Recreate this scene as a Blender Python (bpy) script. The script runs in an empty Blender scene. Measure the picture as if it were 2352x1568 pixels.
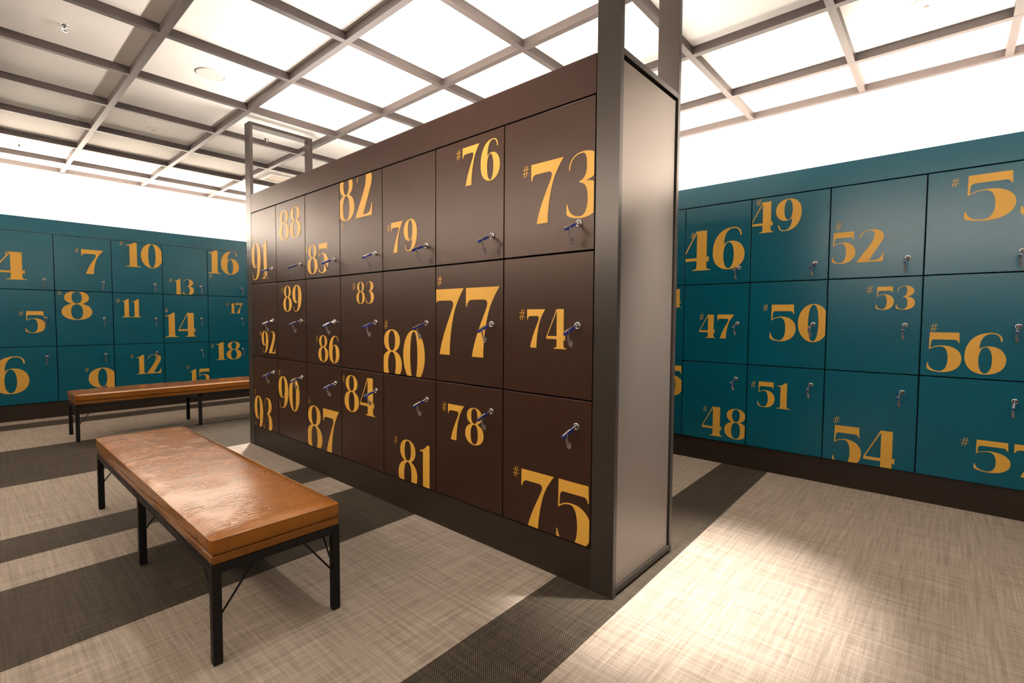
import bpy, bmesh, math, random
from mathutils import Vector, Matrix

random.seed(4)
scene = bpy.context.scene
COL = scene.collection
S = 0.6            # metres per locker-door height
FZ = -0.286        # floor level in door heights

def P(x, y, z):    # survey units -> metres, floor at 0
    return Vector((x * S, y * S, (z - FZ) * S))

# ------------------------------------------------------------------ camera
YAW, PITCH, ROLL = 0.7249, 0.0468, 0.0061
fwd = Vector((-math.sin(YAW) * math.cos(PITCH), math.cos(YAW) * math.cos(PITCH), -math.sin(PITCH)))
rt = Vector((math.cos(YAW), math.sin(YAW), 0))
up = rt.cross(fwd)
r2 = math.cos(ROLL) * rt + math.sin(ROLL) * up
u2 = -math.sin(ROLL) * rt + math.cos(ROLL) * up
cam_d = bpy.data.cameras.new('camera')
cam = bpy.data.objects.new('camera', cam_d)
COL.objects.link(cam)
m = Matrix((r2, u2, -fwd)).transposed().to_4x4()
m.translation = P(1.7459, -2.7787, 1.5476)
cam.matrix_world = m
cam_d.sensor_width = 36.0
cam_d.sensor_fit = 'HORIZONTAL'
cam_d.lens = 1127.59 / 2352 * 36.0
cam_d.clip_start = 0.02
scene.camera = cam

# ------------------------------------------------------------------ colour management, world
vs = scene.view_settings
vs.view_transform = 'Standard'
vs.look = 'None'
vs.gamma = 1.0
vs.use_curve_mapping = False
vs.exposure = 0.0
w = bpy.data.worlds.new('world')
scene.world = w
w.use_nodes = True
w.node_tree.nodes['Background'].inputs[0].default_value = (1.0, 0.88, 0.76, 1)
w.node_tree.nodes['Background'].inputs[1].default_value = 0.02

# ------------------------------------------------------------------ lamps: strips on the locker tops, recessed downlights
WARM = (1.0, 0.89, 0.79)
def strip(name, x, y, z, length, rot, watts, tilt=0):
    d = bpy.data.lights.new(name, 'AREA')
    d.shape = 'RECTANGLE'
    d.size = length * S
    d.size_y = 0.05
    d.energy = watts
    d.color = WARM
    o = bpy.data.objects.new(name, d)
    COL.objects.link(o)
    o.location = P(x, y, z)
    o.rotation_euler = (math.pi + math.radians(tilt), 0, rot)   # tilt leans the strip away from its wall
    return o

def spot(name, x, y, tx, ty, watts, deg, blend=0.6, rad=0.03, z=4.40):
    d = bpy.data.lights.new(name, 'SPOT')
    d.energy = watts
    d.color = (1.0, 0.94, 0.89)
    d.spot_size = math.radians(deg)
    d.spot_blend = blend
    d.shadow_soft_size = rad
    o = bpy.data.objects.new(name, d)
    COL.objects.link(o)
    o.location = P(x, y, z)
    o.rotation_euler = (P(tx, ty, FZ) - o.location).to_track_quat('-Z', 'Y').to_euler()
    return o

strip('strip_light_island', -2.82, 0.30, 3.24, 5.5, 0, 95, -62)
strip('strip_light_island', -2.82, 0.61, 3.24, 5.5, 0, 62, 58)
strip('strip_light_right', -2.6, 4.00, 3.24, 15.0, 0, 225, -30)
strip('strip_light_left', -10.65, -0.5, 3.24, 9.5, math.pi / 2, 225, -50)
strip('strip_light_front', -2.6, -6.0, 3.24, 15.0, 0, 900, 42)
strip('strip_light_side', 5.4, -1.0, 3.24, 8.5, math.pi / 2, 180, 40)
spot('downlight_near', 0.95, 0.60, 0.36, 0.56, 1800, 35, 1.0, 0.03, 4.30)
spot('downlight_far', -6.75, 0.55, -6.2, 0.15, 1100, 46, 1.0, 0.03, 4.30)
spot('downlight_bench', -1.03, -0.70, -1.3, -1.1, 110, 110, 0.9, 0.05, 4.36)
spot('downlight_bench_far', -4.9, -2.0, -4.9, -1.9, 45, 110, 0.8, 0.06)
spot('downlight_right', 1.9, 1.9, 1.9, 1.7, 75, 130, 1.0, 0.06)

# ------------------------------------------------------------------ materials
MAT = {}
TINT = {'brown_laminate': (1.0, 0.86, 0.77, 1)}
def nodes(name):
    mt = bpy.data.materials.new(name)
    mt.use_nodes = True
    nt = mt.node_tree
    return mt, nt, nt.nodes['Principled BSDF']

def N(nt, kind, **kw):
    n = nt.nodes.new(kind)
    for k, v in kw.items():
        setattr(n, k, v)
    return n

def mapping(nt, scale, rot=0):
    tc = N(nt, 'ShaderNodeTexCoord')
    mp = N(nt, 'ShaderNodeMapping')
    mp.inputs['Scale'].default_value = scale
    mp.inputs['Rotation'].default_value = (0, 0, rot)
    nt.links.new(tc.outputs['Object'], mp.inputs['Vector'])
    return mp.outputs['Vector']

def noise(nt, scale_vec, detail=2.0, rough=0.5, rot=0):
    n = N(nt, 'ShaderNodeTexNoise')
    n.inputs['Scale'].default_value = 1.0
    n.inputs['Detail'].default_value = detail
    n.inputs['Roughness'].default_value = rough
    nt.links.new(mapping(nt, scale_vec, rot), n.inputs['Vector'])
    return n.outputs['Fac']

def math_n(nt, op, a, b=None, clamp=False):
    n = N(nt, 'ShaderNodeMath', operation=op)
    n.use_clamp = clamp
    for i, v in enumerate((a, b)):
        if v is None:
            continue
        if isinstance(v, (int, float)):
            n.inputs[i].default_value = v
        else:
            nt.links.new(v, n.inputs[i])
    return n.outputs[0]

def ramp(nt, fac, stops):
    r = N(nt, 'ShaderNodeValToRGB')
    el = r.color_ramp.elements
    while len(el) < len(stops):
        el.new(0.5)
    for e, (p, c) in zip(el, stops):
        e.position = p
        e.color = (*c, 1)
    nt.links.new(fac, r.inputs[0])
    return r.outputs[0]

def mix(nt, fac, a, b):
    n = N(nt, 'ShaderNodeMix', data_type='RGBA')
    nt.links.new(fac, n.inputs[0])
    for i, v in ((6, a), (7, b)):
        if isinstance(v, tuple):
            n.inputs[i].default_value = (*v, 1)
        else:
            nt.links.new(v, n.inputs[i])
    return n.outputs[2]

def bump(nt, bs, height, strength, dist):
    b = N(nt, 'ShaderNodeBump')
    b.inputs['Strength'].default_value = strength
    b.inputs['Distance'].default_value = dist
    nt.links.new(height, b.inputs['Height'])
    nt.links.new(b.outputs['Normal'], bs.inputs['Normal'])

def plain(name, col, rough=0.5, metal=0.0, spec=0.5, grain=0.0, grain_scale=900):
    mt, nt, bs = nodes(name)
    f = noise(nt, (grain_scale,) * 3, 2)
    a = tuple(c * 0.95 for c in col)
    b = tuple(min(1, c * 1.05) for c in col)
    nt.links.new(ramp(nt, f, [(0.3, a), (0.7, b)]), bs.inputs['Base Color'])
    bs.inputs['Roughness'].default_value = rough
    bs.inputs['Metallic'].default_value = metal
    if name in TINT:
        bs.inputs['Specular Tint'].default_value = TINT[name]
    bs.inputs['Specular IOR Level'].default_value = spec
    if grain:
        bump(nt, bs, f, grain, 0.0004)
    MAT[name] = mt
    return mt

plain('teal_laminate', (0.000, 0.056, 0.084), 0.26, 0, 0.26, 0.15)
plain('brown_laminate', (0.023, 0.0102, 0.0063), 0.32, 0, 0.22, 0.15)
plain('gold_vinyl', (0.42, 0.225, 0.032), 0.42, 0, 0.22)
plain('dark_gap', (0.006, 0.005, 0.004), 0.8)
plain('plinth_brown', (0.016, 0.010, 0.006), 0.5, 0, 0.2, 0.2)
plain('taupe_metal', (0.028, 0.022, 0.018), 0.30, 0.3, 0.32, 0)
plain('grid_taupe', (0.042, 0.031, 0.028), 0.5, 0.0, 0.4)
plain('end_panel_taupe', (0.125, 0.102, 0.084), 0.34, 0.55, 0.5, 0)
plain('white_paint', (0.92, 0.885, 0.84), 0.8, 0, 0.2)
plain('wall_paint', (0.85, 0.82, 0.78), 0.8, 0, 0.2)
plain('white_plastic', (0.72, 0.69, 0.65), 0.6, 0, 0.2)
plain('chrome', (0.42, 0.40, 0.39), 0.3, 1.0)
plain('steel', (0.62, 0.58, 0.56), 0.25, 1.0)
plain('dark_steel', (0.10, 0.09, 0.085), 0.3, 1.0)
plain('blue_plastic', (0.010, 0.018, 0.16), 0.25)
plain('coil_plastic', (0.12, 0.10, 0.095), 0.3)
plain('black_steel', (0.007, 0.006, 0.005), 0.5, 0.0, 0.15)
plain('vent_face', (0.50, 0.42, 0.33), 0.7)

def leather(name, c0, c1, wr):
    mt, nt, bs = nodes(name)
    big = noise(nt, (7, 7, 7), 4, 0.6)
    col = ramp(nt, big, [(0.3, c0), (0.7, c1)])
    nt.links.new(col, bs.inputs['Base Color'])
    bs.inputs['Roughness'].default_value = 0.22
    bs.inputs['Specular IOR Level'].default_value = 0.38
    bs.inputs['Specular Tint'].default_value = (1.0, 0.82, 0.62, 1)
    v = N(nt, 'ShaderNodeTexVoronoi', feature='DISTANCE_TO_EDGE')
    v.inputs['Scale'].default_value = 1.0
    warp = N(nt, 'ShaderNodeVectorMath', operation='ADD')
    nz = N(nt, 'ShaderNodeTexNoise')
    nz.inputs['Scale'].default_value = 14
    nz.inputs['Detail'].default_value = 3
    nt.links.new(mapping(nt, (75, 26, 40), 0.15), warp.inputs[0])
    sc = N(nt, 'ShaderNodeVectorMath', operation='SCALE')
    sc.inputs['Scale'].default_value = 1.3
    tc = N(nt, 'ShaderNodeTexCoord')
    nt.links.new(tc.outputs['Object'], nz.inputs['Vector'])
    nt.links.new(nz.outputs['Color'], sc.inputs[0])
    nt.links.new(sc.outputs[0], warp.inputs[1])
    nt.links.new(warp.outputs[0], v.inputs['Vector'])
    cr = math_n(nt, 'MULTIPLY', math_n(nt, 'SUBTRACT', 1.0, math_n(nt, 'MULTIPLY', v.outputs['Distance'], 9.0, True)), -0.26)
    mask = math_n(nt, 'MULTIPLY', math_n(nt, 'SUBTRACT', noise(nt, (5, 5, 5), 2), 0.42), 6.0, True)
    cr = math_n(nt, 'MULTIPLY', cr, mask)
    soft = noise(nt, (50, 15, 40), 3, 0.55, 0.12)
    fine = noise(nt, (420, 420, 420), 2)
    h = math_n(nt, 'ADD', math_n(nt, 'ADD', math_n(nt, 'MULTIPLY', soft, 0.30), cr), math_n(nt, 'MULTIPLY', fine, 0.07))
    bump(nt, bs, h, wr, 0.004)
    MAT[name] = mt
leather('tan_leather', (0.150, 0.050, 0.0068), (0.185, 0.064, 0.009), 0.34)
leather('base_leather', (0.112, 0.040, 0.008), (0.14, 0.050, 0.011), 0.10)

# woven vinyl floor: planks running across the room, pale and dark ones
mt, nt, bs = nodes('woven_floor')
tc = N(nt, 'ShaderNodeTexCoord')
sep = N(nt, 'ShaderNodeSeparateXYZ')
nt.links.new(tc.outputs['Object'], sep.inputs[0])
X, Y = sep.outputs[0], sep.outputs[1]
def skew(k):
    return math_n(nt, 'ADD', X, math_n(nt, 'MULTIPLY', Y, k))
xa, xb = skew(0.032), skew(0.020)
def band(coord, a, b):
    return math_n(nt, 'MULTIPLY', math_n(nt, 'GREATER_THAN', coord, a * S), math_n(nt, 'LESS_THAN', coord, b * S))
dark = None
for c, a, b in ((xa, -7.785, -5.80), (xa, -4.055, -3.52), (xa, -2.985, -1.920), (xb, -0.277, 0.258), (xb, 3.0, 3.54), (xa, -10.0, -9.45)):
    q = band(c, a, b)
    dark = q if dark is None else math_n(nt, 'ADD', dark, q, True)
t1 = noise(nt, (5, 420, 1), 3, 0.6)
t2 = noise(nt, (420, 5, 1), 3, 0.6)
t3 = noise(nt, (2.5, 70, 1), 3, 0.6)
t4 = noise(nt, (70, 2.5, 1), 3, 0.6)
thr = math_n(nt, 'MULTIPLY', math_n(nt, 'ADD', math_n(nt, 'ADD', t1, t2), math_n(nt, 'ADD', t3, t4)), 0.25)
light_c = ramp(nt, thr, [(0.36, (0.102, 0.079, 0.058)), (0.48, (0.175, 0.142, 0.111)), (0.62, (0.275, 0.232, 0.188))])
wv = N(nt, 'ShaderNodeTexWave', wave_type='BANDS', bands_direction='DIAGONAL')
wv.inputs['Scale'].default_value = 70
wv.inputs['Distortion'].default_value = 1.5
wv.inputs['Detail'].default_value = 1
nt.links.new(mapping(nt, (1, 1, 0)), wv.inputs['Vector'])
d_f = math_n(nt, 'ADD', math_n(nt, 'MULTIPLY', thr, 0.75), math_n(nt, 'MULTIPLY', wv.outputs['Fac'], 0.22))
dark_c = ramp(nt, d_f, [(0.32, (0.007, 0.005, 0.003)), (0.48, (0.023, 0.017, 0.011)), (0.66, (0.080, 0.064, 0.046))])
nt.links.new(mix(nt, dark, light_c, dark_c), bs.inputs['Base Color'])
bs.inputs['Roughness'].default_value = 0.7
bs.inputs['Specular IOR Level'].default_value = 0.10
bump(nt, bs, d_f, 0.25, 0.001)
MAT['woven_floor'] = mt

# ------------------------------------------------------------------ mesh helpers (metres)
def link(name, bm, mat, parent=None, smooth=False):
    me = bpy.data.meshes.new(name)
    bmesh.ops.recalc_face_normals(bm, faces=bm.faces)
    bm.to_mesh(me)
    bm.free()
    if smooth:
        for f in me.polygons:
            f.use_smooth = True
    me.materials.append(MAT[mat] if isinstance(mat, str) else mat)
    o = bpy.data.objects.new(name, me)
    COL.objects.link(o)
    if parent is not None:
        o.parent = parent
    return o

def box(bm, a, b, bev=0.0, seg=1):
    v = [bm.verts.new((x, y, z)) for x in (a[0], b[0]) for y in (a[1], b[1]) for z in (a[2], b[2])]
    fs = [bm.faces.new([v[i] for i in q]) for q in ((0, 1, 3, 2), (4, 6, 7, 5), (0, 4, 5, 1), (2, 3, 7, 6), (0, 2, 6, 4), (1, 5, 7, 3))]
    if bev:
        es = list({e for f in fs for e in f.edges})
        bmesh.ops.recalc_face_normals(bm, faces=fs)
        bmesh.ops.bevel(bm, geom=es, offset=bev, segments=seg, profile=0.5, affect='EDGES')
    return bm

def ubox(bm, a, b, bev=0.0, seg=1, org=(0, 0, 0)):
    """box in survey units relative to an origin in survey units"""
    a2 = [(a[i] - org[i]) * S for i in range(3)]
    b2 = [(b[i] - org[i]) * S for i in range(3)]
    return box(bm, a2, b2, bev, seg)

def tube(bm, pts, r, n=8, closed=False):
    pts = [Vector(p) for p in pts]
    rings = []
    prev = None
    for i, p in enumerate(pts):
        a = pts[i - 1] if (i or closed) else pts[i]
        b = pts[(i + 1) % len(pts)] if (i < len(pts) - 1 or closed) else pts[i]
        t = (b - a).normalized()
        if prev is None:
            nrm = t.orthogonal().normalized()
        else:
            nrm = (prev - t * prev.dot(t)).normalized()
        prev = nrm
        bn = t.cross(nrm)
        rings.append([bm.verts.new(p + r * (math.cos(2 * math.pi * k / n) * nrm + math.sin(2 * math.pi * k / n) * bn)) for k in range(n)])
    last = len(rings) if closed else len(rings) - 1
    for i in range(last):
        A, B = rings[i], rings[(i + 1) % len(rings)]
        for k in range(n):
            bm.faces.new((A[k], A[(k + 1) % n], B[(k + 1) % n], B[k]))
    if not closed:
        bm.faces.new(rings[0][::-1])
        bm.faces.new(rings[-1])
    return bm

def lathe(bm, prof, axis='z', n=32, org=(0, 0, 0)):
    """prof: (radius, height) list; axis z, or -y (height grows towards -y)"""
    def pt(r, h, a):
        c, s = r * math.cos(a), r * math.sin(a)
        v = (c, s, h) if axis == 'z' else (c, -h, s)
        return Vector(v) + Vector(org)
    rings = []
    for r, h in prof:
        if r < 1e-6:
            rings.append([bm.verts.new(pt(0, h, 0))])
        else:
            rings.append([bm.verts.new(pt(r, h, 2 * math.pi * k / n)) for k in range(n)])
    for A, B in zip(rings, rings[1:]):
        if len(A) == 1 and len(B) == 1:
            continue
        for k in range(n):
            a, b = A[k % len(A)], A[(k + 1) % len(A)]
            c, d = B[(k + 1) % len(B)], B[k % len(B)]
            bm.faces.new([q for i, q in enumerate((a, b, c, d)) if q not in (a, b, c, d)[:i]])
    return bm

def tag(o, label=None, cat=None, group=None, kind=None):
    for k, v in (('label', label), ('category', cat), ('group', group), ('kind', kind)):
        if v:
            o[k] = v
    return o

def thing(name, label, cat, loc=(0, 0, 0), rz=0.0, group=None):
    o = bpy.data.objects.new(name, None)
    COL.objects.link(o)
    o.empty_display_size = 0.1
    o.location = loc
    o.rotation_euler = (0, 0, rz)
    return tag(o, label, cat, group)

def struct(name, bm, mat, smooth=False):
    return tag(link(name, bm, mat, None, smooth), kind='structure')

# ------------------------------------------------------------------ room shell (survey units)
BW, RW, LW = 0.8045, 0.8104, 0.8136
RX, RY = -0.8806, 3.6255          # right bank: first gap line and face
LX, LY = -10.2591, -1.6053        # left bank: face and first gap line
XL, XR, YF, YB = -11.36, 6.0, -6.6, 4.70
CZ, GZ = 4.42, 4.335
TOP, BAND = 3.258, 3.0

def slab(name, a, b, mat):
    bm = bmesh.new()
    box(bm, P(*a), P(*b))
    return struct(name, bm, mat)
slab('floor', (XL - .2, YF - .2, FZ - .2), (XR + .2, YB + .2, FZ), 'woven_floor')
slab('ceiling', (XL - .2, YF - .2, CZ), (XR + .2, YB + .2, CZ + .2), 'white_paint')
slab('wall_left', (XL - .2, YF, FZ), (XL, YB, CZ), 'wall_paint')
slab('wall_back', (XL, YB, FZ), (XR, YB + .2, CZ), 'wall_paint')
slab('wall_right', (XR, YF, FZ), (XR + .2, YB, CZ), 'wall_paint')
slab('wall_front', (XL, YF - .2, FZ), (XR, YF, CZ), 'wall_paint')

# ceiling grid: one lattice of flat taupe bars fixed under the ceiling
bm = bmesh.new()
gx = [-4.1859 - 1.2636 * k for k in range(-7, 6)]
gy = [-1.34 + 1.2738 * k for k in range(-4, 5)]
hw = 0.033
for k, x in enumerate(gx):
    ubox(bm, (x - hw, YF + .02, GZ + .001), (x + hw, YB - .02, CZ - .001), org=(0, 0, FZ))
for y in gy:
    ubox(bm, (XL + .02, y - hw, GZ), (XR - .02, y + hw, CZ - .002), org=(0, 0, FZ))
ubox(bm, (XL + .02, YB - .07, GZ), (XR - .02, YB - .005, CZ - .002), org=(0, 0, FZ))
ubox(bm, (XL + .005, YF + .02, GZ), (XL + .07, YB - .02, CZ - .002), org=(0, 0, FZ))
struct('trim_1', bm, 'grid_taupe')

# ------------------------------------------------------------------ digits: high-contrast serif numerals, drawn as outlines
def bez(path, n=9):
    pts = [Vector((path[0][0], path[0][1]))]
    for seg in path[1:]:
        if len(seg) == 2:
            pts.append(Vector(seg))
        else:
            a = pts[-1]
            b, c, d = Vector(seg[0:2]), Vector(seg[2:4]), Vector(seg[4:6])
            for i in range(1, n + 1):
                t = i / n
                pts.append(a * (1 - t) ** 3 + 3 * b * t * (1 - t) ** 2 + 3 * c * t * t * (1 - t) + d * t ** 3)
    if (pts[0] - pts[-1]).length < 1e-6:
        pts.pop()
    return pts

def oval(cx, y0, y1, rx, k=0.58):
    cy, ry = (y0 + y1) / 2, (y1 - y0) / 2
    return [(cx, y1), (cx + rx * k, y1, cx + rx, cy + ry * k, cx + rx, cy), (cx + rx, cy - ry * k, cx + rx * k, y0, cx, y0),
            (cx - rx * k, y0, cx - rx, cy - ry * k, cx - rx, cy), (cx - rx, cy + ry * k, cx - rx * k, y1, cx, y1)]

six = [[(.37, -.01), (.58, -.01, .74, .12, .74, .34), (.74, .55, .60, .68, .45, .68), (.37, .68, .31, .66, .262, .61),
        (.27, .84, .34, .985, .48, .985), (.58, .985, .62, .92, .635, .80), (.665, .80), (.665, .94, .60, 1.01, .47, 1.01),
        (.18, 1.01, 0, .78, 0, .42), (0, .14, .16, -.01, .37, -.01)], oval(.375, .015, .655, .122)]
def rot180(paths, w):
    out = []
    for p in paths:
        out.append([tuple((w - v if i % 2 == 0 else 1 - v) for i, v in enumerate(seg)) for seg in p])
    return out
GLY = {
 '0': (.74, [oval(.37, -.01, 1.01, .37, .56), oval(.37, .015, .985, .125, .60)]),
 '1': (.48, [[(.40, 1.0), (.31, 1.0), (.25, .93, .15, .885, .05, .88), (.05, .85), (.16, .85), (.16, .10),
              (.16, .04, .10, .025, .02, .02), (.02, 0), (.54, 0), (.54, .02), (.46, .025, .40, .04, .40, .10)]]),
 '2': (.71, [[(0, 0), (.69, 0), (.71, .26), (.685, .26), (.65, .10, .58, .05, .46, .05), (.33, .05), (.62, .56), (.67, .64, .70, .70, .70, .78),
              (.70, .93, .56, 1.01, .38, 1.01), (.19, 1.01, .06, .92, .06, .76), (.085, .76), (.10, .90, .20, .985, .33, .985),
              (.43, .985, .47, .90, .45, .78), (.435, .68, .39, .60, .34, .52), (0, .02)]]),
 '3': (.68, [[(.06, .76), (.06, .93, .18, 1.01, .34, 1.01), (.52, 1.01, .65, .92, .65, .78), (.65, .66, .54, .58, .39, .555),
              (.57, .545, .69, .45, .69, .28), (.69, .10, .53, -.01, .31, -.01), (.16, -.01, .03, .04, .02, .08), (.02, .23), (.045, .23),
              (.06, .09, .16, .018, .28, .018), (.39, .018, .43, .14, .43, .28), (.43, .44, .38, .53, .27, .54), (.27, .565),
              (.36, .57, .41, .66, .41, .78), (.41, .92, .39, .987, .32, .987), (.19, .987, .09, .92, .085, .76)]]),
 '4': (.72, [[(0, .305), (.36, 1.0), (.62, 1.0), (.62, .325), (.655, .355), (.675, .355), (.675, .215), (.655, .215), (.62, .245), (.62, .10),
              (.62, .04, .66, .025, .72, .02), (.72, 0), (.27, 0), (.27, .02), (.34, .025, .375, .04, .375, .10), (.375, .245), (0, .245)],
             [(.04, .32), (.375, .32), (.375, .955)]]),
 '5': (.67, [[(.045, 1.0), (.61, 1.0), (.62, .74), (.60, .74), (.59, .80, .57, .82, .50, .82), (.16, .82), (.09, .82, .075, .78, .075, .72), (.07, .60),
              (.13, .645, .21, .67, .31, .67), (.53, .67, .67, .53, .67, .34), (.67, .12, .51, -.01, .28, -.01), (.16, -.01, .03, .03, .01, .08), (.01, .22),
              (.03, .22), (.05, .09, .13, .017, .25, .017), (.36, .017, .41, .15, .41, .33), (.41, .53, .36, .645, .27, .645),
              (.17, .645, .09, .60, .04, .555)]]),
 '6': (.74, six),
 '7': (.69, [[(0, 1.0), (.69, 1.0), (.58, .86, .50, .74, .46, .60), (.41, .44, .37, .22, .37, 0), (.13, 0), (.18, .26, .33, .50, .43, .70),
              (.47, .785, .45, .825, .37, .825), (.13, .825), (.06, .825, .03, .79, .025, .73), (0, .73)]]),
 '8': (.74, [[(.37, 1.01), (.55, 1.01, .67, .92, .67, .78), (.67, .67, .60, .60, .49, .56), (.65, .53, .74, .42, .74, .28),
              (.74, .10, .58, -.01, .37, -.01), (.16, -.01, 0, .10, 0, .28), (0, .42, .09, .53, .25, .56), (.14, .60, .07, .67, .07, .78),
              (.07, .92, .19, 1.01, .37, 1.01)], oval(.37, .575, .988, .125, .62), oval(.37, .013, .548, .145, .62)]),
 '9': (.74, rot180(six, .74)),
}
def tris(paths):
    """fill outer outline minus holes"""
    bm = bmesh.new()
    edges = []
    for p in paths:
        vs_ = [bm.verts.new((q.x, q.y, 0)) for q in bez(p)]
        for i in range(len(vs_)):
            edges.append(bm.edges.new((vs_[i], vs_[(i + 1) % len(vs_)])))
    bmesh.ops.triangle_fill(bm, use_beauty=True, use_dissolve=False, edges=edges)
    bm.verts.index_update()
    out = ([tuple(v.co) for v in bm.verts], [[v.index for v in f.verts] for f in bm.faces])
    bm.free()
    return out
GT = {k: tris(v[1]) for k, v in GLY.items()}

def number_bm(text, L, R, T, B, hash_uv, w):
    """numeral sticker on a door face (door units, x along the door, z up, door width w)"""
    bm = bmesh.new()
    total = sum(GLY[c][0] for c in text) + 0.05 * (len(text) - 1)
    H = T - B
    if L is None and R is None:
        L = 0.2
    if L is None:
        sx = H * 0.97
        L = R - total * sx
    elif R is None:
        sx = H * 0.97
    else:
        sx = (R - L) / total
    x = L
    for c in text:
        vs_, fs = GT[c]
        vv = [bm.verts.new((x + v[0] * sx, -0.0022, B + v[1] * H)) for v in vs_]
        for f in fs:
            bm.faces.new([vv[i] for i in f])
        x += (GLY[c][0] + 0.05) * sx
    if hash_uv:
        hx, hz = hash_uv
        h, ww, t = 0.080, 0.028, 0.0026
        def bar(a, b, t):
            a, b = Vector(a), Vector(b)
            d = (b - a).normalized()
            n = Vector((-d[1], d[0])) * t
            q = [a + n, b + n, b - n, a - n]
            bm.faces.new([bm.verts.new((hx + p[0], -0.0022, hz + p[1])) for p in q])
        for s in (-1, 1):
            bar((s * 0.010 - 0.006, -h / 2), (s * 0.010 + 0.008, h / 2), t)
            bar((-ww, s * 0.014), (ww, s * 0.014), t * 0.8)
    e = 0.009
    for co, no in (((e, 0, 0), (-1, 0, 0)), ((w - e, 0, 0), (1, 0, 0)), ((0, 0, e), (0, 0, -1)), ((0, 0, 1 - e), (0, 0, 1))):
        bmesh.ops.bisect_plane(bm, geom=bm.verts[:] + bm.edges[:] + bm.faces[:], plane_co=co, plane_no=no, clear_outer=True)
    for f in bm.faces:
        f.normal_update()
        if f.normal.y > 0:
            f.normal_flip()
    for v in bm.verts:
        v.co *= S
    return bm

# number: (left, right, top, bottom, (# centre))   in door coordinates
NUM = {
76: (.345, .761, .929, .62, (.295, .887)), 73: (.267, .852, .651, .224, (.214, .614)), 77: (None, .763, .795, .234, (.054, .867)),
74: (.238, .591, .615, .337, (.189, .576)), 78: (.165, .596, .814, .512, (.115, .782)), 75: (.194, .812, .424, -.035, (.138, .391)),
81: (.25, .749, .397, -.06, (.255 - .05, .370)), 80: (-.012, .654, .431, -.035, (.055, .481)), 83: (.325, .65, .913, .691, (.299 - .02, .874)),
84: (.067, .66, .929, .539, (.05, .888)), 89: (.191, .698, .94, .62, (.164, .887)), 86: (.296, .773, .34, .039, (.268, .301)),
87: (-.012, .747, .497, -.03, (.054, .541)), 90: (.007, .611, .78, .365, (.047, .826)), 91: (-.004, .55, .572, .065, (.044, .642)),
92: (.303, .741, .356, .063, (.269, .321)), 93: (.011, .6, .438, -.04, (.049, .489)), 88: (.102, .705, .89, .521, (.072, .859)),
85: (.057, .549, .388, .055, (.034, .341)), 82: (-.02, .633, 1.045, .575, (.065, .521)), 79: (.147, .546, .45, .164, (.106, .406)),
46: (-.038, .742, .69, .183, (.098, .642)), 49: (-.008, .532, .944, .583, (.078, .953)), 47: (.211, .642, .613, .314, (.237, .584)),
50: (.234, .835, .729, .304, (.185, .695)), 52: (.025, .484, .503, .168, (.082, .577)), 53: (.433, .752, .902, .663, (.38, .875)),
55: (.274, 1.0, .923, .493, (.203, .878)), 48: (.274, .83, .434, .059, (.31, .393)), 51: (.123, .465, .808, .504, (.073, .765)),
54: (.097, .663, .395, -.035, (.127, .454)), 56: (.051, .614, .437, .051, (.096, .486)), 57: (.427, .955, .424, .127, (.36, .389)),
43: (.2, .6, .75, .45, (.15, .71)), 44: (None, .776, .953, .709, (.35, .91)), 45: (None, .818, .929, .523, (.15, .88)),
4: (.05, .466, .635, .163, (.228, .6)), 5: (.417, .677, .626, .246, (.373, .586)), 6: (-.02, .443, .839, .202, (.05, .9)),
7: (.377, .698, .778, .328, (.316, .746)), 8: (.08, .506, .996, .477, (.06, .965)), 9: (.423, .837, .561, .02, (.40, .543)),
10: (.202, .822, .992, .514, (.158, .955)), 11: (.128, .429, .882, .526, (.08, .843)), 12: (.328, .75, .778, .396, (.27, .757)),
13: (.187, .547, .327, .004, (.133, .291)), 14: (.008, .58, .623, .121, (.05, .665)), 15: (.421, .83, .424, .06, (.41, .477)),
16: (.006, .632, .997, .49, (.058, .43)), 17: (.426, .707, .857, .626, (.381, .827)), 18: (.119, .649, .989, .593, (.065, .914)),
}

# ------------------------------------------------------------------ lockers
GAP = 0.0055
mesh_cache = {}
def shared(key, make, mat, smooth=False):
    if key not in mesh_cache:
        o = link(key[0], make(), mat, None, smooth)
        mesh_cache[key] = o.data
        bpy.data.objects.remove(o)
    return mesh_cache[key]

def inst(name, me, parent, loc=(0, 0, 0), rot=(0, 0, 0)):
    o = bpy.data.objects.new(name, me)
    COL.objects.link(o)
    o.parent = parent
    o.location = loc
    o.rotation_euler = rot
    return o

def door_bm(w):
    bm = bmesh.new()
    return ubox(bm, (GAP, 0, GAP), (w - GAP, 0.034, 1 - GAP), 0.0016, 2)
def body_bm(w, dep):
    bm = bmesh.new()
    return ubox(bm, (0.003, 0.038, 0.003), (w - 0.003, dep, 0.997))
def lock_bm():
    bm = bmesh.new()
    r = 0.0245 * S
    lathe(bm, [(r, -0.001), (r, 0.004), (r * .93, 0.0065), (r * .70, 0.0065), (r * .64, 0.0030), (0, 0.0030)], '-y', 24)
    return bm

def core_bm():
    bm = bmesh.new()
    r = 0.0245 * S
    return lathe(bm, [(r * .55, 0.0031), (r * .55, 0.007), (r * .48, 0.0085), (0, 0.0085)], '-y', 20)

LOCK_V = {2: 0.186, 1: 0.502, 0: 0.815}   # row from the bottom -> lock height
LOCK_U = 0.683

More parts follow.
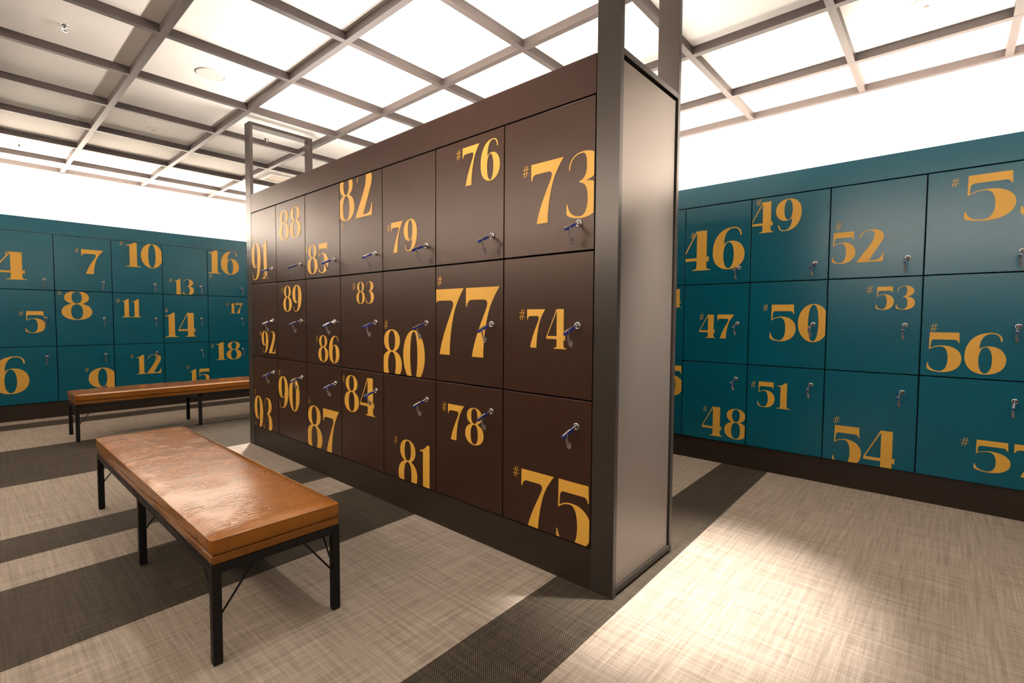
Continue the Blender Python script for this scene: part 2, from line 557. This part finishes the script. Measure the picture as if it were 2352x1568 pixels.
# key: shank in the lock, drooping flat head with a blue grip, coiled wrist strap
KD = Vector((-0.022, -0.125, -0.058)) * S
def key_dir():
    return KD.normalized()
def key_parts():
    d = key_dir()
    side = d.cross(Vector((0, 0, 1))).normalized()
    upv = side.cross(d).normalized()
    def bar(a, b, hw_, hh, bev=0.0012):
        bm = bmesh.new()
        box(bm, (a, -hw_, -hh), (b, hw_, hh), bev, 2)
        M = Matrix((d, side, upv)).transposed()
        for v in bm.verts:
            v.co = M @ v.co + Vector((0, -0.010, 0)) 
        return bm
    shank = bar(-0.004, 0.030, 0.0030, 0.0055)
    blue = bar(0.016, 0.082, 0.0045, 0.0055, 0.002)
    plate = bar(0.030, 0.076, 0.0056, 0.0030, 0.001)
    for v in plate.verts:
        v.co += upv * 0.0066
    # coil
    bm = bmesh.new()
    c0 = d * 0.056 + Vector((0, -0.010, -0.006))
    path = []
    for i in range(49):
        t = i / 48
        a = math.pi * (0.5 + t)          # half loop hanging down, back to the door side
        path.append(c0 + Vector((0.002 * math.sin(a * 2), 0.022 * t + 0.006 * math.sin(math.pi * t), -0.052 * math.sin(math.pi * t * 0.80))))
    hel = []
    n = 380
    for i in range(n + 1):
        t = i / n
        f = t * 48
        k = min(int(f), 47)
        p = path[k].lerp(path[k + 1], f - k)
        tn = (path[k + 1] - path[k]).normalized()
        q = tn.cross(Vector((1, 0, 0))).normalized()
        a = t * 2 * math.pi * 22
        hel.append(p + 0.0042 * (math.cos(a) * Vector((1, 0, 0)) + math.sin(a) * q))
    tube(bm, hel, 0.0015, 5)
    ring = bmesh.new()
    cc = d * 0.056 + Vector((0, -0.010, -0.004))
    tube(ring, [cc + 0.006 * (math.cos(a) * side + math.sin(a) * Vector((0, 0, 1))) for a in [2 * math.pi * k / 18 for k in range(18)]], 0.0011, 6, True)
    return shank, blue, plate, bm, ring
kp = key_parts()
KEY = []
for nm, b, mt_, sm in (('shank', kp[0], 'steel', False), ('grip', kp[1], 'blue_plastic', False), ('plate', kp[2], 'steel', False), ('coil_strap', kp[3], 'coil_plastic', True), ('ring', kp[4], 'chrome', True)):
    o = link(nm, b, mt_, None, sm)
    KEY.append((nm, o.data))
    bpy.data.objects.remove(o)

def locker(n, colour, origin, rz, w, dep, row, where):
    mat = colour + '_laminate'
    t = thing('locker', '%s locker numbered %d in gold serif numerals, %s' % (colour, n, where), 'locker', origin, rz,
              {'brown': 'brown lockers of the island', 'teal': 'teal lockers of the ' + ('left' if rz else 'right') + ' bank'}[colour])
    inst('body', shared(('body', w, dep), lambda: body_bm(w, dep), 'dark_gap'), t)  # carcass near black: shade of the door gaps put into its colour
    d = inst('door', shared(('door', mat, w), lambda: door_bm(w), mat), t)
    L, R, T, B, h = NUM[n]
    link('number', number_bm(str(n), L, R, T, B, h, w), 'gold_vinyl', d)
    lv = LOCK_V[row]
    inst('lock', shared(('lock',), lock_bm, 'steel', True), d, (LOCK_U * S, 0, lv * S))
    inst('lock_core', shared(('lock_core',), core_bm, 'dark_steel', True), d, (LOCK_U * S, 0, lv * S))
    k = thing('key', 'key with blue grip and coiled strap in the lock of %s locker %d' % (colour, n), 'key', (0, 0, 0), rz,
              'keys in the %s locker doors' % colour)
    M = Matrix.Rotation(rz, 4, 'Z')
    k.location = Vector(origin) + (M @ Vector((LOCK_U * S, -0.0006, lv * S)))
    tw = random.uniform(-0.18, 0.12)
    for nm, me in KEY:
        inst(nm, me, k, (0, 0, 0), (0, tw if nm != 'coil_strap' else tw * .3, 0))

ROWN = {2: 'top row', 1: 'middle row', 0: 'bottom row'}
for i in range(21):                                  # island, 73 at the near top, counting away
    n = 73 + i
    c, row = i // 3, 2 - i % 3
    locker(n, 'brown', P(-(c + 1) * BW, 0, row), 0, BW, 0.45, row, ROWN[row] + ' of the island')
for i in range(15):                                  # right bank, 43 half hidden behind the island
    n = 43 + i
    c, row = i // 3 - 1, 2 - i % 3
    locker(n, 'teal', P(RX + c * RW, RY, row), 0, RW, 1.0, row, ROWN[row] + ' of the right-hand bank')
for i in range(15):                                  # left bank, 4 at the left picture edge
    n = 4 + i
    c, row = i // 3 - 1, 2 - i % 3
    locker(n, 'teal', P(LX, LY + c * LW, row), math.pi / 2, LW, 1.0, row, ROWN[row] + ' of the far left bank')

# ------------------------------------------------------------------ locker surrounds
def part_box(name, boxes, mat, parent, org, bev=0.0):
    bm = bmesh.new()
    for a, b in boxes:
        ubox(bm, a, b, bev, 2 if bev else 1, org)
    return link(name, bm, mat, parent)

def blank_doors(x0, w, n, y0, org, along='x'):
    bl = []
    for c in range(n):
        for r in range(3):
            a, b = x0 + c * w + GAP, x0 + (c + 1) * w - GAP
            if along == 'x':
                bl.append(((a, y0, r + GAP), (b, y0 + .034, r + 1 - GAP)))
            else:
                bl.append(((y0 - .034, a, r + GAP), (y0, b, r + 1 - GAP)))
    return bl

# island
org = (-2.82, 0.455, FZ)
isl = thing('locker_island', 'brown locker island surround with tall metal portal frames at both ends', 'locker island', P(*org))
XE = -7 * BW                                        # far end of the doors
part_box('plinth', [((XE, 0.004, FZ), (0, 0.85, -GAP))], 'plinth_brown', isl, org)
part_box('header_panel', [((XE + .002, 0, BAND + GAP), (-.002, 0.034, TOP)), ((XE + .002, .875, BAND + GAP), (-.002, .909, TOP))], 'brown_laminate', isl, org, 0.0012)
part_box('top_panel', [((XE, 0.036, 3.15), (0, 0.873, 3.19))], 'dark_gap', isl, org)
part_box('back_panel', [((XE, 0.46, 0), (0, 0.875, 3.14))], 'brown_laminate', isl, org)
part_box('back_doors', [((XE + c * BW + GAP, .877, r + GAP), (XE + (c + 1) * BW - GAP, .909, r + 1 - GAP)) for c in range(7) for r in range(3)], 'brown_laminate', isl, org, 0.0012)
PW, PT, PTOP = 0.173, 0.043, 4.275
for k, (x0, x1) in enumerate(((0.003, PW), (XE - PW, XE - .003))):
    fr = part_box('portal_frame', [
        ((x0, 0, FZ), (x1, PT, TOP - .013)), ((x0, .911 - PT, FZ), (x1, .911, TOP - .013)),
        ((x0, 0, TOP - .010), (x1, PT, PTOP)), ((x0, .911 - PT, TOP - .010), (x1, .911, PTOP)),
        ((x0, PT, PTOP - PT), (x1, .911 - PT, PTOP))], 'taupe_metal', isl, org, 0.0012)
    ea = x1 if k == 0 else x0                       # the outward edge
    sgn = 1 if k == 0 else -1
    xa, xb = sorted((ea - sgn * .04, ea))
    for za, zb in ((TOP - .055, TOP - .013), (FZ + .022, FZ + .062)):
        bm = bmesh.new()
        ubox(bm, (xa, PT + .001, za), (xb, .911 - PT - .001, zb), .001, 1, org)
        link('panel_rail', bm, 'taupe_metal', isl)
    xa, xb = sorted((ea - sgn * .06, ea - sgn * .012))
    bm = bmesh.new()
    ubox(bm, (xa, PT + .004, FZ + .064), (xb, .911 - PT - .020, TOP - .075), .001, 1, org)
    link('end_panel', bm, 'end_panel_taupe', isl)
    xa, xb = sorted((ea - sgn * .12, ea - sgn * .064))
    bm = bmesh.new()
    ubox(bm, (xa, PT + .001, FZ + .03), (xb, .911 - PT - .001, TOP - .03), 0, 1, org)
    link('end_core', bm, 'dark_gap', isl)

# right bank
xa, xb = LX + 0.02, XR - .02
org = (-2.0, 4.1, FZ)
rb = thing('locker_surround', 'teal surround with dark plinth and header of the right-hand locker bank', 'locker surround', P(*org))
part_box('plinth', [((xa, RY + .03, FZ), (xb, YB - .01, -GAP))], 'plinth_brown', rb, org)
part_box('header_panel', [((xa, RY, BAND + GAP), (xb, RY + .034, TOP))], 'teal_laminate', rb, org, 0.0012)
part_box('top_panel', [((xa, RY + .036, 3.15), (xb - 1.0, YB - .01, 3.19))], 'white_paint', rb, org)
x_hi = RX + 4 * RW
x_lo = RX - RW
nlo = int((x_lo - xa) / RW)
part_box('blank_doors', blank_doors(x_lo - nlo * RW, RW, nlo, RY, org) + blank_doors(x_hi, RW, 4, RY, org), 'teal_laminate', rb, org, 0.0012)
part_box('backing_panel', [((xa, RY + .04, 0), (x_lo - .004, YB - .01, BAND)), ((x_hi + .004, RY + .04, 0), (xb, YB - .01, BAND))], 'dark_gap', rb, org)

# left bank
ya, yb = YF + .02, RY - .02
org = (-10.8, -.5, FZ)
lb = thing('locker_surround', 'teal surround with dark plinth and header of the far left locker bank', 'locker surround', P(*org))
part_box('plinth', [((XL + .01, ya, FZ), (LX - .03, yb, -GAP))], 'plinth_brown', lb, org)
part_box('header_panel', [((LX - .034, ya, BAND + GAP), (LX, yb, TOP))], 'teal_laminate', lb, org, 0.0012)
part_box('top_panel', [((XL + .01, ya, 3.15), (LX - .036, yb, 3.19))], 'white_paint', lb, org)
y_hi = LY + 4 * LW
y_lo = LY - LW
nlo = int((y_lo - ya) / LW)
nhi = int((yb - y_hi) / LW)
part_box('blank_doors', blank_doors(y_lo - nlo * LW, LW, nlo, LX, org, 'y') + blank_doors(y_hi, LW, nhi, LX, org, 'y'), 'teal_laminate', lb, org, 0.0012)
part_box('backing_panel', [((XL + .01, ya, 0), (LX - .04, y_lo - .004, BAND)), ((XL + .01, y_hi + .004, 0), (LX - .04, yb, BAND))], 'dark_gap', lb, org)

# banks along the two walls behind the camera (only seen as reflections)
def far_bank(label, org, box_a, box_b, doors):
    t = thing('locker_surround', label, 'locker surround', P(*org))
    part_box('cabinet', [(box_a, box_b)], 'dark_gap', t, org)
    part_box('doors', doors, 'teal_laminate', t, org, 0.0012)
fy = -5.58
far_bank('plain teal locker bank along the wall behind the camera', (-2.6, -6.1, FZ), (LX + .05, YF + .02, FZ), (XR - 1.1, fy - .05, 3.19),
         [((x, fy - .034, r + GAP), (x + RW - 2 * GAP, fy, (r + 1 - GAP) if r < 3 else TOP)) for r in range(4) for x in [LX + .06 + RW * k for k in range(18)]])
fx = XR - 1.0
far_bank('plain teal locker bank along the wall to the right of the camera', (XR - .5, -1.0, FZ), (fx + .05, YF + .02, FZ), (XR - .02, RY - .06, 3.19),
         [((fx, y, r + GAP), (fx + .034, y + RW - 2 * GAP, (r + 1 - GAP) if r < 3 else TOP)) for r in range(4) for y in [fy + .02 + RW * k for k in range(11)]])

# ------------------------------------------------------------------ benches
BL, BD = 3.18, 0.716                                # length, depth in survey units
def cushion_bm():
    """upholstered pad: crowned top, soft rolled upper edge, straight boxed sides"""
    bm = bmesh.new()
    Lx, Ly = BL * S / 2, BD * S / 2
    z0, z1 = (0.302 - FZ) * S, (0.388 - FZ) * S
    hgt = z1 - z0
    nx, ny = 72, 24
    R = 0.020
    def rise(d):                                    # the stuffing swells up from the welt
        return 0.011 * (1 - (1 - min(d / 0.045, 1.0)) ** 2.4)
    def coord(i, n, L):
        t = i / n * 2 - 1
        s = math.copysign(abs(t) ** 0.62, t)        # denser near the edges
        return s * L
    grid = []
    for i in range(nx + 1):
        rowv = []
        for j in range(ny + 1):
            x, y = coord(i, nx, Lx), coord(j, ny, Ly)
            dx, dy = Lx - abs(x), Ly - abs(y)
            q = min(dx, dy) if min(dx, dy) > 0.04 else 0.04 - math.hypot(max(0.04 - dx, 0), max(0.04 - dy, 0))
            z = z1 + rise(max(q, 0.0))
            crown = 0.005 * (1 - (x / Lx) ** 4) * (1 - (y / Ly) ** 2)
            # corner rounding in plan
            c = 0.009
            if dx < c and dy < c:
                ex, ey = c - dx, c - dy
                q = math.hypot(ex, ey)
                if q > c:
                    f = c / q
                    x = math.copysign(Lx - c + ex * f, x)
                    y = math.copysign(Ly - c + ey * f, y)
            rowv.append(bm.verts.new((x, y, z + crown)))
        grid.append(rowv)
    for i in range(nx):
        for j in range(ny):
            bm.faces.new((grid[i][j], grid[i + 1][j], grid[i + 1][j + 1], grid[i][j + 1]))
    rim = [grid[i][0] for i in range(nx)] + [grid[nx][j] for j in range(ny)] + [grid[nx - i][ny] for i in range(nx)] + [grid[0][ny - j] for j in range(ny)]
    prev = rim
    for f, inset in ((0.25, -0.0003), (0.55, -0.0015), (0.84, -0.0010), (0.93, 0.0012), (0.985, 0.006), (1.0, 0.012)):
        new = []
        for v in rim:
            s = 1 - inset / Lx
            s2 = 1 - inset / Ly
            new.append(bm.verts.new((v.co.x * s, v.co.y * s2, v.co.z + (z0 - v.co.z) * f)))
        for k in range(len(rim)):
            bm.faces.new((prev[k], prev[(k + 1) % len(rim)], new[(k + 1) % len(rim)], new[k]))
        prev = new
    bm.faces.new(prev)
    return bm, [v.co.copy() for v in rim]

def make_bench(label, loc, rz):
    t = thing('bench', label, 'bench', loc, rz, 'tan leather benches')
    Lx, Ly = BL * S / 2, BD * S / 2
    zz = lambda z: (z - FZ) * S
    cb, rim = cushion_bm()
    cu = link('cushion', cb, 'tan_leather', t, True)
    cu.data.set_sharp_from_angle(angle=math.radians(36))
    # stitched welt along the upper edge
    bm = bmesh.new()
    tube(bm, [(p.x * 1.0006, p.y * 1.002, p.z - 0.001) for p in rim], 0.0019, 6, True)
    link('welt', bm, 'tan_leather', cu, True)
    bm = bmesh.new()
    box(bm, (-Lx + .0015, -Ly + .0015, zz(.254)), (Lx - .0015, Ly - .0015, zz(.3010)), .005, 3)
    link('seat_base', bm, 'base_leather', t)
    g = 0.046 * S
    bm = bmesh.new()
    z0, z1 = zz(.206), zz(.2535)
    for s in (-1, 1):
        box(bm, (-Lx + g, s * Ly - (g if s > 0 else 0), z0), (Lx - g, s * Ly + (0 if s > 0 else g), z1))
    for x in (-Lx, -g / 2, Lx - g):
        box(bm, (x, -Ly + g, z0), (x + g, Ly - g, z1))
    link('rail', bm, 'black_steel', t)
    for x in (-Lx, -g / 2, Lx - g):
        for s in (-1, 1):
            bm = bmesh.new()
            y0 = Ly - g if s > 0 else -Ly
            box(bm, (x, y0, 0.004), (x + g, y0 + g, z1), .0012, 1)
            lg = link('leg', bm, 'black_steel', t)
            bm = bmesh.new()
            box(bm, (x + .002, y0 + .002, 0), (x + g - .002, y0 + g - .002, .004))
            link('glide', bm, 'dark_gap', lg)
            # thin diagonal stays
            cx, cy = x + g / 2, y0 + g / 2
            bm = bmesh.new()
            tube(bm, [(cx, cy - s * g * .45, zz(-.03)), (cx, cy - s * (g * .5 + .18 * S), z0 + .004)], .0034, 8)
            link('brace', bm, 'black_steel', t)
            dirs = [1] if x < -g else ([-1] if x > g else [])
            for q in dirs:
                bm = bmesh.new()
                tube(bm, [(cx + q * g * .45, cy, zz(-.03)), (cx + q * (g * .5 + .18 * S), cy, z0 + .004)], .0034, 8)
                link('brace', bm, 'black_steel', t)
    return t
make_bench('tan leather bench on black steel legs in the foreground, beside the brown lockers', P(-2.65, -1.588, FZ), 0)
make_bench('tan leather bench on black steel legs standing in front of the far left teal lockers', P(-8.0, -0.10, FZ), math.pi / 2)

# ------------------------------------------------------------------ ceiling fittings
def disc(name, label, cat, x, y, r, part, group=None, hole=0.0):
    t = thing(name, label, cat, P(x, y, CZ), 0, group)
    bm = bmesh.new()
    lathe(bm, [(r, 0.0), (r, -.005), (r * .95, -.008), (r * .86, -.008), (r * .84, -.006)] + [(0, -.006)], 'z', 40)
    link(part, bm, 'white_plastic', t, False)
    if hole:
        bm = bmesh.new()
        lathe(bm, [(hole, -.0058), (hole, -.011), (hole * .8, -.013), (0, -.013)], 'z', 20)
        link('sensor', bm, 'vent_face', t)
    return t
disc('ceiling_speaker', 'large round white ceiling speaker cover above the foreground bench', 'speaker', -4.894, -.693, .16 * S, 'cover', 'round ceiling speakers')
disc('ceiling_speaker', 'round white ceiling speaker cover over the right-hand aisle', 'speaker', 1.50, 3.17, .16 * S, 'cover', 'round ceiling speakers', .012)
disc('smoke_detector', 'small round white detector on the ceiling between grid bars', 'detector', -7.50, -.685, .095 * S, 'base', None, .018)

def sprinkler(label, x, y):
    t = thing('sprinkler', label, 'sprinkler', P(x, y, CZ), 0, 'chrome ceiling sprinklers')
    t.scale = (.8, .8, .8)
    bm = bmesh.new()
    lathe(bm, [(.026, 0), (.026, -.004), (.018, -.010), (.013, -.012), (.013, -.026), (.010, -.028), (0, -.028)], 'z', 24)
    link('body', bm, 'chrome', t, True)
    bm = bmesh.new()
    lathe(bm, [(0, -.040), (.017, -.040), (.018, -.042), (.017, -.044), (0, -.044)], 'z', 20)
    for s in (-1, 1):
        tube(bm, [(s * .010, 0, -.026), (s * .012, 0, -.034), (s * .004, 0, -.041)], .002, 6)
    link('deflector', bm, 'chrome', t, True)
sprinkler('chrome sprinkler head at the upper left corner of the ceiling', -4.90, -1.985)
sprinkler('chrome sprinkler head seen through the far portal frame', -6.58, .62)
sprinkler('small chrome sprinkler head near the white left wall', -10.05, -2.0)

t = thing('air_vent', 'square ceiling air vent with white frame seen through the far portal', 'vent', P(-8.75, 1.74, CZ))
r_ = .29
bm = bmesh.new()
for a, b in (((-r_, -r_), (r_, -r_ + .07)), ((-r_, r_ - .07), (r_, r_)), ((-r_, -r_ + .07), (-r_ + .07, r_ - .07)), ((r_ - .07, -r_ + .07), (r_, r_ - .07))):
    box(bm, (a[0] * S, a[1] * S, -.014), (b[0] * S, b[1] * S, 0))
link('frame', bm, 'white_plastic', t)
bm = bmesh.new()
box(bm, ((-r_ + .07) * S, (-r_ + .07) * S, -.006), ((r_ - .07) * S, (r_ - .07) * S, 0))
link('grille', bm, 'vent_face', t)

t = thing('access_panel', 'flush square ceiling access hatch outline behind the near portal frame', 'hatch', P(-.99, 3.15, CZ))
bm = bmesh.new()
a = .36 * S
for q in (((-a, -a), (a, -a + .012)), ((-a, a - .012), (a, a)), ((-a, -a + .012), (-a + .012, a - .012)), ((a - .012, -a + .012), (a, a - .012))):
    box(bm, (q[0][0], q[0][1], -.004), (q[1][0], q[1][1], 0))
link('frame', bm, 'white_plastic', t)
bm = bmesh.new()
box(bm, (-a + .014, -a + .014, -.002), (a - .014, a - .014, 0))
link('hatch', bm, 'white_paint', t)
